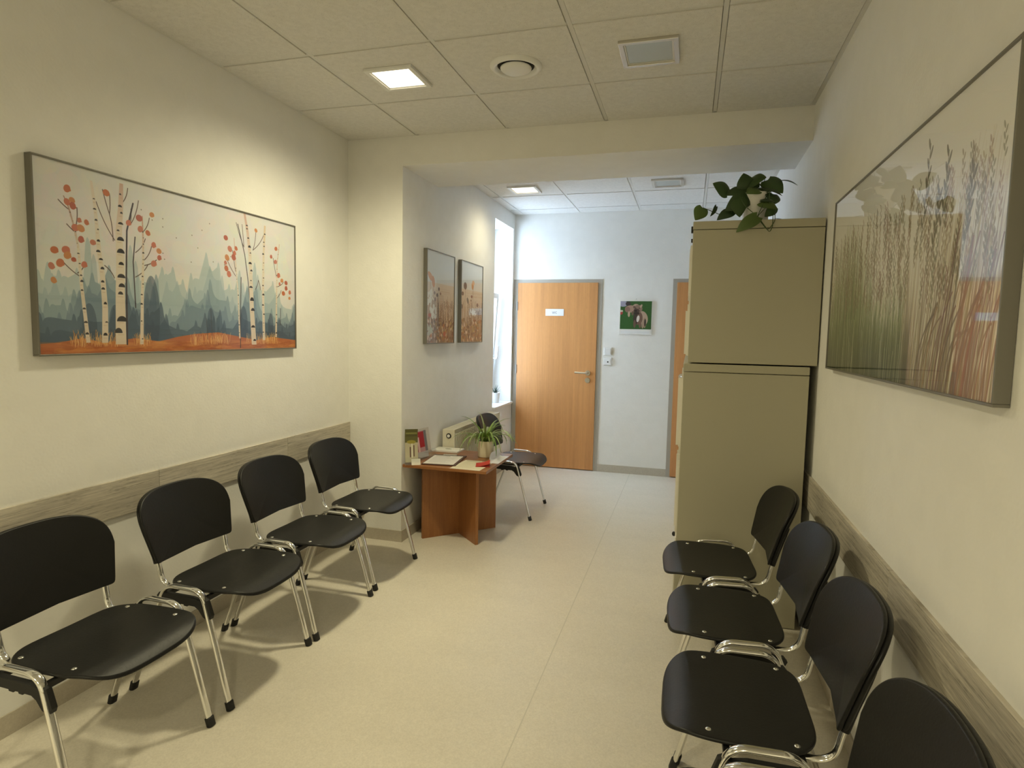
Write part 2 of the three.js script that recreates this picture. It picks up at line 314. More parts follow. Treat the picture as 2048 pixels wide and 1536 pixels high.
// ---------------------------------------------------------------- pictures
const poly = (c, pts) => { c.beginPath(); for (let i = 0; i < pts.length; i += 2) i ? c.lineTo(pts[i], pts[i + 1]) : c.moveTo(pts[i], pts[i + 1]); };
const birchTex = canvasTex(1440, 690, (c, w, h) => {
  const r = rng(5);
  c.fillStyle = '#d8d9da'; c.fillRect(0, 0, w, h);
  for (let i = 0; i < 500; i++) { c.fillStyle = `rgba(${200 + r() * 50 | 0},${198 + r() * 40 | 0},${190 + r() * 40 | 0},.10)`; c.beginPath(); c.ellipse(r() * w, r() * h, 20 + r() * 80, 10 + r() * 40, r() * 3, 0, 7); c.fill(); }
  const layer = (pts, col, dx, dy, spread) => {
    c.fillStyle = col; c.beginPath(); c.moveTo(-5, h);
    for (let i = 0; i < pts.length; i += 2) { const x = pts[i] + dx, y = pts[i + 1] + dy; const nx = (pts[i + 2] ?? w + 20) + dx, ny = (pts[i + 3] ?? y) + dy; if (!i) c.lineTo(-5, y + 20);
      c.lineTo(x - 9, y + 26); c.lineTo(x - 4, y + 6); c.lineTo(x, y); c.lineTo(x + 5, y + 8); c.lineTo(x + 11, y + 28 + r() * 12);
      const m = Math.max(y, ny) + spread * (0.3 + 0.7 * r()); c.quadraticCurveTo(x + 16, m - 10, (x + nx) / 2, m); }
    c.lineTo(w + 5, h); c.closePath(); c.fill();
  };
  const L1 = [6, 390, 41, 360, 79, 383, 147, 370, 193, 251, 244, 395, 323, 370, 375, 254, 407, 368, 465, 376, 528, 324, 584, 318, 637, 367, 685, 335, 778, 230, 854, 268, 922, 365, 996, 290, 1050, 362, 1108, 239, 1141, 355, 1250, 322, 1300, 385, 1419, 446];
  const L2 = [4, 513, 31, 490, 91, 487, 133, 450, 170, 402, 207, 381, 278, 345, 357, 385, 448, 441, 496, 360, 563, 500, 648, 455, 675, 405, 765, 420, 799, 353, 910, 425, 961, 468, 1050, 370, 1118, 357, 1236, 471, 1365, 492, 1433, 437];
  const L3 = [5, 540, 129, 541, 159, 523, 251, 543, 292, 511, 355, 453, 395, 513, 446, 505, 516, 476, 603, 566, 707, 550, 763, 513, 819, 526, 859, 495, 877, 561, 1004, 504, 1115, 525, 1211, 530, 1299, 519, 1364, 552, 1433, 533];
  layer(L1, 'rgba(176,192,196,.85)', 0, 0, 60); layer(L1, 'rgba(152,174,184,.5)', 22, 60, 50);
  layer(L2, 'rgba(130,152,166,.75)', 0, 0, 70); layer(L2, 'rgba(104,128,148,.55)', -16, 50, 40);
  layer(L3, 'rgba(80,100,122,.85)', 0, 0, 40); layer(L3, 'rgba(62,82,106,.6)', 26, 50, 30);
  for (const [x, y, a, b] of [[470, 400, 80, 260], [800, 520, 50, 130], [1020, 500, 60, 150], [300, 530, 60, 120], [190, 530, 60, 120], [1230, 530, 45, 120]]) { c.fillStyle = 'rgba(50,68,92,.5)'; c.beginPath(); c.ellipse(x, y + b / 2, a / 2, b / 2 + 30, 0, 0, 7); c.fill(); }
  for (let i = 0; i < 14; i++) { c.fillStyle = `rgba(50,72,90,${0.1 + r() * 0.12})`; c.fillRect(r() * w, 545 + r() * 90, 120 + r() * 300, 3 + r() * 5); }
  // orange ground and dry grass
  const G = [0, 653, 68, 649, 161, 632, 248, 651, 384, 633, 503, 647, 601, 628, 705, 614, 847, 606, 1002, 629, 1114, 645, 1234, 629, 1440, 647];
  c.beginPath(); c.moveTo(0, h); for (let i = 0; i < G.length; i += 2) c.lineTo(G[i], G[i + 1]); c.lineTo(w, h); c.closePath(); c.fillStyle = '#b4683e'; c.fill();
  for (let i = 0; i < 260; i++) { c.fillStyle = ['rgba(198,120,66,.35)', 'rgba(150,76,44,.3)', 'rgba(214,150,88,.3)'][i % 3]; c.beginPath(); c.ellipse(r() * w, 650 + r() * 40, 12 + r() * 50, 3 + r() * 7, 0, 0, 7); c.fill(); }
  for (const [gx, sp, n] of [[160, 60, 60], [250, 70, 80], [420, 50, 60], [840, 90, 110], [720, 60, 40], [1180, 70, 90], [1260, 40, 40], [1080, 50, 30]]) for (let i = 0; i < n; i++) {
    const x = gx + (r() + r() - 1) * sp, y = 668 - r() * 22, l = 14 + r() * 34; c.strokeStyle = ['rgba(222,170,104,.8)', 'rgba(200,132,70,.8)', 'rgba(236,196,136,.8)'][i % 3]; c.lineWidth = 1.2 + r(); c.beginPath(); c.moveTo(x, y); c.quadraticCurveTo(x + (r() - 0.5) * 6, y - l * 0.6, x + (r() - 0.5) * 22, y - l); c.stroke(); }
  // branches
  c.strokeStyle = '#5a4644'; c.lineCap = 'round';
  const br = [126, 162, 88, 134, 141, 237, 116, 216, 150, 218, 157, 150, 161, 403, 94, 351, 150, 390, 177, 356, 307, 246, 234, 112, 288, 148, 262, 60, 288, 148, 291, 70, 288, 148, 300, 250, 348, 90, 372, 30, 377, 175, 420, 69, 377, 175, 384, 110, 399, 282, 448, 219, 396, 382, 456, 326, 438, 309, 477, 247, 440, 330, 500, 300, 440, 190, 470, 130, 1031, 171, 979, 58, 1031, 171, 1020, 60, 1097, 178, 1186, 78, 1097, 178, 1122, 73, 969, 323, 904, 233, 969, 300, 950, 200, 1288, 352, 1340, 323, 1281, 300, 1255, 200, 1275, 420, 1320, 370, 260, 350, 300, 395, 1110, 380, 1135, 330, 1135, 330, 1150, 380];
  for (let i = 0; i < br.length; i += 4) { c.lineWidth = 3.4; c.beginPath(); c.moveTo(br[i], br[i + 1]); c.quadraticCurveTo((br[i] * 0.35 + br[i + 2] * 0.65) + 4, br[i + 1] * 0.6 + br[i + 3] * 0.4, br[i + 2], br[i + 3]); c.stroke(); }
  c.strokeStyle = '#3c3440';
  for (const [pts, lw] of [[[348, 658, 353, 386, 362, 200, 394, 86], 7], [[392, 507, 387, 321, 399, 220], 5], [[995, 683, 1000, 500, 1007, 327], 5], [[1068, 440, 1056, 330, 1036, 209, 990, 64], 5], [[1310, 560, 1314, 470], 4], [[776, 640, 772, 540], 2], [[806, 640, 800, 500], 2]]) { poly(c, pts); c.lineWidth = lw; c.stroke(); }
  // trunks, tapering, with bark marks
  const trunk = (pts, w0, w1, top) => {
    const n = pts.length / 2, Lx = [], Rx = [];
    for (let i = 0; i < n; i++) { const t = i / (n - 1), ww = (w0 * (1 - t) + w1 * t) / 2; Lx.push([pts[2 * i] - ww, pts[2 * i + 1]]); Rx.push([pts[2 * i] + ww, pts[2 * i + 1]]); }
    c.beginPath(); [...Lx, ...Rx.reverse()].forEach((p, i) => (i ? c.lineTo(...p) : c.moveTo(...p))); c.closePath();
    const g = c.createLinearGradient(0, pts[pts.length - 1], 0, pts[1]); g.addColorStop(0, top); g.addColorStop(0.35, '#dcd3c4'); g.addColorStop(1, '#d9c9b8'); c.fillStyle = g; c.fill();
    for (let k = 0; k < 13; k++) { const f = (k + 0.3 + r() * 0.5) / 13 * 0.92, q = f * (n - 1), i = Math.min(n - 2, Math.floor(q)), t = q - i, x = pts[2 * i] * (1 - t) + pts[2 * i + 2] * t, y = pts[2 * i + 1] * (1 - t) + pts[2 * i + 3] * t, ww = w0 * (1 - f) + w1 * f, s = ww * (0.25 + 0.4 * r());
      c.fillStyle = '#2b2a33'; c.beginPath(); c.ellipse(x + (r() - 0.5) * ww * 0.5, y + s * 0.3, s * 0.8, s * (0.6 + 0.5 * r()), 0, Math.PI, 0); c.closePath(); c.fill();
      c.fillStyle = 'rgba(190,160,140,.5)'; c.fillRect(x - ww * 0.3, y + 12, ww * 0.6, 3); }
  };
  trunk([182, 650, 173, 545, 163, 431, 161, 386, 156, 290, 144, 225, 126, 156, 108, 116], 17, 4, '#a8837a');
  trunk([251, 651, 256, 513, 250, 395, 240, 314, 234, 222, 228, 125, 216, 37], 27, 11, '#dcd0c6');
  trunk([320, 658, 324, 449, 328, 327, 326, 208, 338, 109, 344, 18], 48, 16, '#c8a89c');
  trunk([416, 659, 426, 442, 434, 315, 437, 221, 436, 127], 17, 5, '#c49c8c');
  trunk([991, 636, 984, 406, 970, 255, 962, 136], 11, 3, '#c9a090');
  trunk([1096, 669, 1082, 478, 1078, 321, 1074, 204, 1059, 90, 1039, 2], 36, 14, '#c9a79c');
  trunk([1173, 646, 1170, 393, 1179, 191, 1192, 37], 20, 14, '#d4c0a6');
  trunk([1272, 629, 1281, 386, 1289, 219, 1309, 117], 14, 4, '#c7a596');
  const lf = [122, 88, 120, 136, 139, 126, 141, 146, 164, 194, 192, 197, 148, 224, 169, 223, 168, 264, 215, 268, 67, 316, 109, 310, 114, 329, 137, 342, 54, 374, 86, 360, 177, 356, 60, 424, 421, 139, 425, 183, 461, 193, 488, 239, 514, 261, 515, 289, 486, 317, 277, 69, 371, 167, 483, 114, 906, 144, 932, 194, 975, 186, 964, 210, 912, 239, 957, 232, 901, 265, 906, 292, 923, 318, 1122, 73, 1239, 194, 1274, 218, 1280, 146, 1299, 289, 1327, 315, 1363, 325, 1307, 334, 1339, 385, 1395, 376, 1392, 409, 1363, 355];
  for (let i = 0; i < lf.length; i += 2) { c.fillStyle = ['#c0704e', '#c4745e', '#c88858', '#b46250', '#c07a68'][(i / 2) % 5]; const s = 8 + r() * 6; c.beginPath(); c.ellipse(lf[i], lf[i + 1], s, s * 1.15, r() * 3, 0, 7); c.fill(); c.beginPath(); c.ellipse(lf[i] + s * 0.7, lf[i + 1] + 3, s * 0.5, s * 0.4, r(), 0, 7); c.fill(); }
  for (let i = 0; i < 16; i++) { c.fillStyle = 'rgba(110,100,90,.7)'; c.beginPath(); c.arc(430 + r() * 520, 90 + r() * 220, 3, 0, 7); c.fill(); }
});
const grassTex = canvasTex(1440, 672, (c, w, h) => {
  const r = rng(8), g = c.createLinearGradient(0, 0, 0, h); g.addColorStop(0, '#f2f1ee'); g.addColorStop(0.45, '#ebe8e0'); g.addColorStop(1, '#d8d4c2'); c.fillStyle = g; c.fillRect(0, 0, w, h);
  const dens = (x) => (x < 0.66 ? 1 : 0.42);
  for (let i = 0; i < 1500; i++) {
    const x = r() * w, u = x / w; if (r() > dens(u)) continue;
    const tall = (0.35 + 0.45 * r()) * h * (0.8 + 0.25 * Math.sin(u * 9)), lean = (r() - 0.5) * 90 + (u > 0.72 ? 60 : 0), warm = u > 0.62;
    const col = warm ? [[128, 104, 92], [156, 136, 100], [120, 114, 86], [112, 92, 88]][i % 4] : [[74, 92, 48], [98, 116, 62], [52, 66, 42], [120, 126, 84]][i % 4];
    const gr = c.createLinearGradient(0, h, 0, h - tall); gr.addColorStop(0, `rgba(${col},.9)`); gr.addColorStop(0.6, `rgba(${col.map((v) => v + 20)},.55)`); gr.addColorStop(1, `rgba(${col.map((v) => v + 50)},.15)`);
    c.strokeStyle = gr; c.lineWidth = 1.5 + r() * 3.5; c.beginPath(); c.moveTo(x, h + 5); c.quadraticCurveTo(x + lean * 0.2, h - tall * 0.6, x + lean, h - tall); c.stroke();
  }
  for (let i = 0; i < 420; i++) {                                           // seed heads
    const x = r() * w * 0.97, y = h * (0.2 + 0.42 * r()), n = 4 + r() * 4, a = (r() - 0.5) * 0.3; c.fillStyle = ['rgba(122,104,84,.55)', 'rgba(146,126,98,.5)', 'rgba(96,92,72,.5)', 'rgba(120,80,72,.4)'][i % 4];
    for (let k = 0; k < n; k++) { c.beginPath(); c.ellipse(x + k * a * 12 + (k % 2 ? 4 : -4), y + k * 11, 3.2, 9, (k % 2 ? 0.4 : -0.4), 0, 7); c.fill(); }
  }
  for (const [x, y0, y1] of [[1010, 60, 330], [1130, 110, 330], [1090, 190, 350], [1270, 180, 380]]) { c.strokeStyle = 'rgba(96,92,80,.8)'; c.lineWidth = 3; c.beginPath(); c.moveTo(x - 26, y1); c.quadraticCurveTo(x - 4, (y0 + y1) / 2, x, y0); c.stroke(); c.fillStyle = 'rgba(112,106,92,.9)'; for (let k = 0; k < 9; k++) { const t = k / 9; c.beginPath(); c.ellipse(x - 22 * t * t + (k % 2 ? 9 : -7), y0 + t * (y1 - y0) * 0.8, 5, 17, k % 2 ? 0.5 : -0.4, 0, 7); c.fill(); } }
  const d = c.createLinearGradient(0, h * 0.72, 0, h); d.addColorStop(0, 'rgba(40,52,30,0)'); d.addColorStop(1, 'rgba(36,46,28,.75)'); c.fillStyle = d; c.fillRect(0, 0, w * 0.66, h);
  for (let i = 0; i < 34; i++) { const x = w * (0.68 + 0.3 * r()); c.strokeStyle = `rgba(${104 + r() * 40 | 0},${72 + r() * 30 | 0},${72 + r() * 20 | 0},.75)`; c.lineWidth = 3 + r() * 5; c.beginPath(); c.moveTo(x, h + 4); c.quadraticCurveTo(x + 20, h * 0.8, x + 50 + r() * 70, h * (0.45 + 0.35 * r())); c.stroke(); }
  for (let i = 0; i < 46; i++) { const x = w * 0.64 * r(); c.strokeStyle = 'rgba(206,204,170,.7)'; c.lineWidth = 1.5 + r() * 2; c.beginPath(); c.moveTo(x, h + 2); c.lineTo(x + (r() - 0.5) * 40, h * (0.7 + 0.2 * r())); c.stroke(); }
});
const meadowTex = (seed, spots) => canvasTex(540, 680, (c, w, h) => {
  const r = rng(seed); c.fillStyle = '#d5d6d1'; c.fillRect(0, 0, w, h);
  const g = c.createLinearGradient(0, h * 0.33, 0, h); g.addColorStop(0, '#d6c8b4'); g.addColorStop(0.5, '#ccbaa4'); g.addColorStop(1, '#8f6d54'); c.fillStyle = g; c.fillRect(0, h * 0.34, w, h);
  for (let i = 0; i < 14; i++) { c.fillStyle = 'rgba(186,150,120,.16)'; c.fillRect(r() * w * 0.6, h * (0.36 + r() * 0.25), w * r(), 5 + 6 * r()); }
  for (let i = 0; i < 260; i++) { const x = r() * w, t = h * (0.15 + 0.4 * r()); c.strokeStyle = ['rgba(112,76,52,.5)', 'rgba(160,112,76,.5)', 'rgba(86,62,50,.45)', 'rgba(214,186,150,.5)'][i % 4]; c.lineWidth = 2 + r() * 4; c.beginPath(); c.moveTo(x, h); c.quadraticCurveTo(x, h - t * 0.6, x + (r() - 0.5) * 50, h - t); c.stroke(); }
  for (let i = 0; i < 150; i++) { c.fillStyle = ['rgba(120,66,40,.7)', 'rgba(182,110,60,.7)', 'rgba(228,206,180,.75)', 'rgba(92,66,56,.7)', 'rgba(176,146,70,.6)'][i % 5]; c.beginPath(); c.ellipse(r() * w, h * (0.72 + 0.28 * r()), 7 + r() * 12, 7 + r() * 10, r() * 3, 0, 7); c.fill(); }
  for (let i = 0; i < 26; i++) { const x = w * (0.3 + 0.65 * r()), y = h * (0.5 + 0.25 * r()); c.fillStyle = 'rgba(86,62,56,.8)'; for (let k = 0; k < 6; k++) { c.beginPath(); c.ellipse(x + (k % 2 ? 5 : -5), y + k * 11, 4, 7, 0, 0, 7); c.fill(); } }
  for (const [x, y, a, b, col, rot] of spots) { c.strokeStyle = 'rgba(126,100,80,.8)'; c.lineWidth = 4; c.beginPath(); c.moveTo(x * w, y * h); c.quadraticCurveTo(x * w + 6, (y + 0.25) * h, x * w - 10, (y + 0.5) * h); c.stroke(); c.fillStyle = col; if (a > 0.11) { for (let k = 0; k < 26; k++) { c.beginPath(); c.ellipse((x + (r() + r() - 1) * a) * w, (y + (r() + r() - 1) * b) * h, a * w * (0.1 + 0.22 * r()), b * h * (0.15 + 0.25 * r()), r() * 3, 0, 7); c.fill(); } } else { c.beginPath(); c.ellipse(x * w, y * h, a * w, b * h, rot || 0, 0, 7); c.fill(); } }
});
const meadow1 = meadowTex(21, [[0.12, 0.28, 0.1, 0.035, '#d29a6a', 0.5], [0.22, 0.33, 0.08, 0.04, '#cd9266', 1.2], [0.1, 0.5, 0.14, 0.09, 'rgba(226,222,212,.95)'], [0.2, 0.66, 0.14, 0.07, 'rgba(224,220,210,.9)'], [0.08, 0.86, 0.12, 0.08, 'rgba(186,190,172,.9)'], [0.42, 0.4, 0.03, 0.02, '#6d5350'], [0.27, 0.45, 0.025, 0.02, '#7c6660'], [0.36, 0.47, 0.03, 0.022, '#5f4a48'], [0.48, 0.45, 0.02, 0.018, '#7a5d52'], [0.29, 0.52, 0.03, 0.022, '#80655c'], [0.1, 0.7, 0.05, 0.022, '#b4553c'], [0.64, 0.9, 0.05, 0.03, '#b65a40']]);
const meadow2 = meadowTex(23, [[0.18, 0.3, 0.07, 0.045, '#574a4e'], [0.52, 0.28, 0.05, 0.05, '#d0925c'], [0.55, 0.24, 0.06, 0.03, '#dcae84'], [0.07, 0.4, 0.05, 0.025, '#655250'], [0.48, 0.42, 0.04, 0.02, '#8a5d50'], [0.3, 0.48, 0.06, 0.03, '#77746c', 0.8], [0.55, 0.62, 0.24, 0.035, 'rgba(230,226,214,.95)'], [0.76, 0.52, 0.05, 0.025, '#7a625c'], [0.03, 0.56, 0.05, 0.03, '#6d5a56'], [0.82, 0.63, 0.03, 0.02, '#73574e'], [0.45, 0.47, 0.02, 0.015, '#70584e']]);
function picture(name, label, x, y0, y1, zNear, zFar, tex, facing, depth = 0.03) {   // hangs on a wall at x, looks along facing
  const W = Math.abs(zFar - zNear), H = y1 - y0, f = 0.0065, t = thing(name, label, 'picture', [x + facing * 0.001, (y0 + y1) / 2, (zNear + zFar) / 2], facing * Math.PI / 2);
  part('frame', [bx(-W / 2, W / 2, H / 2 - f, H / 2, 0, depth, 0.0015), bx(-W / 2, W / 2, -H / 2, -H / 2 + f, 0, depth, 0.0015), bx(-W / 2, -W / 2 + f, -H / 2 + f, H / 2 - f, 0, depth, 0.0015), bx(W / 2 - f, W / 2, -H / 2 + f, H / 2 - f, 0, depth, 0.0015)], M.pictureFrame, t);
  part('print', new THREE.PlaneGeometry(W - 2 * f, H - 2 * f).translate(0, 0, depth - 0.006), std({ map: tex, roughness: 0.6 }), t);
  part('backing_board', bx(-W / 2 + f, W / 2 - f, -H / 2 + f, H / 2 - f, 0, depth - 0.008), M.plaster, t);
  part('glass_pane', new THREE.PlaneGeometry(W - 2 * f, H - 2 * f).translate(0, 0, depth - 0.003), M.glass, t);
  return t;
}
picture('framed_picture', 'wide framed print of autumn birch trunks above the left chairs', LEFT, 1.317, 2.019, -1.603, -3.075, birchTex, 1);
picture('framed_picture', 'wide glazed print of tall green grasses above the right chairs', RIGHT, 1.308, 2.0, -1.375, -2.88, grassTex, -1);
picture('framed_picture', 'framed meadow print with orange flowers, left one of the alcove pair', ALC, 1.342, 2.018, -4.022, -4.556, meadow1, 1);
picture('framed_picture', 'framed meadow print with a dark poppy, right one of the alcove pair', ALC, 1.344, 2.018, -4.70, -5.24, meadow2, 1);

// ---------------------------------------------------------------- far wall things
{
  const s = thing('wc_sign', 'small white WC plate on the beech door', 'sign', [-1.371, 1.656, FAR + 0.0165]);
  part('plate', bx(-0.098, 0.098, -0.036, 0.036, 0, 0.004, 0.0015), M.white, s);
  part('lettering', new THREE.PlaneGeometry(0.18, 0.06).translate(0, 0, 0.0046), std({ roughness: 0.5, map: canvasTex(384, 128, (c, w, h) => { c.fillStyle = '#e6e8ea'; c.fillRect(0, 0, w, h); c.fillStyle = '#9a9a9c'; c.font = 'bold 74px sans-serif'; c.textAlign = 'center'; c.textBaseline = 'middle'; c.fillText('WC', w / 2, h / 2 + 4); }) }), s);

  const k = thing('wall_calendar', 'dog photo calendar hanging on the far wall between the doors', 'calendar', [-0.533, 1.612, FAR]);
  part('sheets', bx(-0.162, 0.162, -0.172, 0.168, 0.001, 0.010, 0.001), M.paperWhite, k);
  part('photo', new THREE.PlaneGeometry(0.312, 0.282).translate(0, 0.024, 0.0106), std({ roughness: 0.5, map: canvasTex(480, 432, (c, w, h) => {
    const r = rng(3); c.fillStyle = '#2c5a26'; c.fillRect(0, 0, w, h);
    for (let i = 0; i < 900; i++) { c.strokeStyle = ['rgba(60,110,48,.5)', 'rgba(28,66,24,.5)', 'rgba(84,130,62,.4)'][i % 3]; c.lineWidth = 2; const x = r() * w, y = r() * h; c.beginPath(); c.moveTo(x, y); c.lineTo(x + 3, y - 10); c.stroke(); }
    const el = (x, y, a, b, col, rot = 0) => { c.fillStyle = col; c.beginPath(); c.ellipse(x, y, a, b, rot, 0, 7); c.fill(); };
    el(40, 40, 70, 46, '#9a98ac'); el(118, 40, 40, 34, '#3a3236'); el(10, 180, 30, 30, '#a83a34'); el(16, 152, 26, 16, '#cfc3ae');
    el(160, 120, 90, 56, '#a88a78'); el(110, 130, 40, 44, '#8c6c60'); el(134, 200, 18, 44, '#bfa48e'); el(190, 186, 16, 34, '#6e5548'); el(240, 82, 50, 40, '#b59c88');
    el(350, 260, 74, 110, '#b39a86', -0.25); el(380, 330, 24, 80, '#a58a76'); el(386, 330, 12, 60, '#221a18'); el(280, 260, 66, 104, '#73594c');
    el(238, 270, 36, 90, '#3c2f2c'); el(276, 270, 22, 52, '#e4dcd4', 0.15); el(226, 350, 20, 60, '#6a5246'); el(310, 356, 20, 58, '#7d6254'); el(350, 370, 17, 50, '#ac937e');
    el(272, 118, 66, 62, '#8a7466'); el(318, 74, 16, 28, '#b59c88', 0.5); el(214, 92, 18, 22, '#6a5448', -0.6); el(250, 150, 48, 36, '#4c3b36'); el(240, 148, 20, 16, '#1a1413'); el(252, 186, 44, 20, '#2c211f'); el(236, 108, 8, 7, '#15100f'); el(290, 108, 8, 7, '#15100f');
  }) }), k);
  part('date_strip', new THREE.PlaneGeometry(0.29, 0.03).translate(0, -0.148, 0.0106), std({ roughness: 0.8, map: canvasTex(512, 52, (c, w, h) => { c.fillStyle = '#ececec'; c.fillRect(0, 0, w, h); c.fillStyle = '#b4b4b8'; for (let i = 0; i < 31; i++) c.fillRect(8 + i * 16, 24, 8, 4); }) }), k);
  part('hanger', [sweep([V(-0.012, 0.166, 0.006), V(0, 0.186, 0.006), V(0.012, 0.166, 0.006)], 0.002, 0.002, V(0, 0, 1), 6), new THREE.SphereGeometry(0.004, 10, 8).translate(0, 0.188, 0.005)], M.brushed, k);

  const sw = thing('light_switch', 'white rocker light switch, upper of the two wall plates', 'light switch', [-0.802, 1.262, FAR]);
  part('plate', new RoundedBoxGeometry(0.082, 0.082, 0.012, 3, 0.006).translate(0, 0, 0.006), M.white, sw);
  part('rocker', new RoundedBoxGeometry(0.056, 0.062, 0.008, 3, 0.003).rotateX(0.05).translate(0, 0, 0.013), M.upvc, sw);
  const so = thing('socket_plate', 'white wall socket plate with a round hole, below the light switch', 'socket', [-0.802, 1.158, FAR]);
  part('plate', new RoundedBoxGeometry(0.082, 0.082, 0.012, 3, 0.006).translate(0, 0, 0.006), M.white, so);
  part('cover', new RoundedBoxGeometry(0.056, 0.054, 0.006, 2, 0.002).translate(0, -0.004, 0.012), M.upvc, so);
  part('jack_hole', new THREE.CylinderGeometry(0.008, 0.008, 0.003, 20).rotateX(Math.PI / 2).translate(0.003, -0.004, 0.0145), M.dark, so);
}

// ---------------------------------------------------------------- radiator under the alcove pictures
{
  const z0 = -4.335, z1 = -5.5, x0 = ALC + 0.03, x1 = ALC + 0.125, y0 = 0.14, y1 = 0.682;
  const t = thing('radiator', 'cream panel radiator on the alcove wall behind the table', 'radiator', [0, 0, 0]);
  part('side_panel', bx(x0, x1 + 0.004, y0 + 0.01, y1, z0 - 0.006, z0, 0.002), M.radiator, t);
  part('side_panel', bx(x0, x1 + 0.004, y0 + 0.01, y1, z1, z1 + 0.006, 0.002), M.radiator, t);
  const ribs = [bx(x1 - 0.012, x1 - 0.006, y0, y1 - 0.01, z1 + 0.006, z0 - 0.006)];
  for (let z = z0 - 0.03; z > z1 + 0.03; z -= 0.0333) ribs.push(bx(x1 - 0.008, x1, y0 + 0.03, y1 - 0.035, z - 0.010, z + 0.010, 0.003));
  part('front_panel', ribs, M.radiator, t);
  part('back_panel', bx(x0, x0 + 0.008, y0, y1 - 0.01, z1 + 0.006, z0 - 0.006), M.radiator, t);
  const gr = [bx(x0, x0 + 0.012, y1 - 0.008, y1, z1 + 0.006, z0 - 0.006), bx(x1 - 0.012, x1, y1 - 0.008, y1, z1 + 0.006, z0 - 0.006)];
  for (let z = z0 - 0.02; z > z1 + 0.02; z -= 0.022) gr.push(bx(x0 + 0.012, x1 - 0.012, y1 - 0.006, y1 - 0.001, z - 0.006, z + 0.006));
  part('top_grille', gr, M.radiator, t);
  part('vent_plug', [new THREE.TorusGeometry(0.0155, 0.005, 10, 28).translate(x0 + 0.052, 0.635, z0 + 0.004)], M.dark, t);
  part('plug_cap', new THREE.CylinderGeometry(0.012, 0.013, 0.01, 24).rotateX(Math.PI / 2).translate(x0 + 0.052, 0.635, z0 + 0.005), M.white, t);
  for (const [y, z] of [[0.25, z0 - 0.2], [0.25, z1 + 0.17], [0.6, z0 - 0.2], [0.6, z1 + 0.17]]) part('bracket', bx(ALC, x0 + 0.002, y, y + 0.03, z, z + 0.03), M.radiator, t);
}

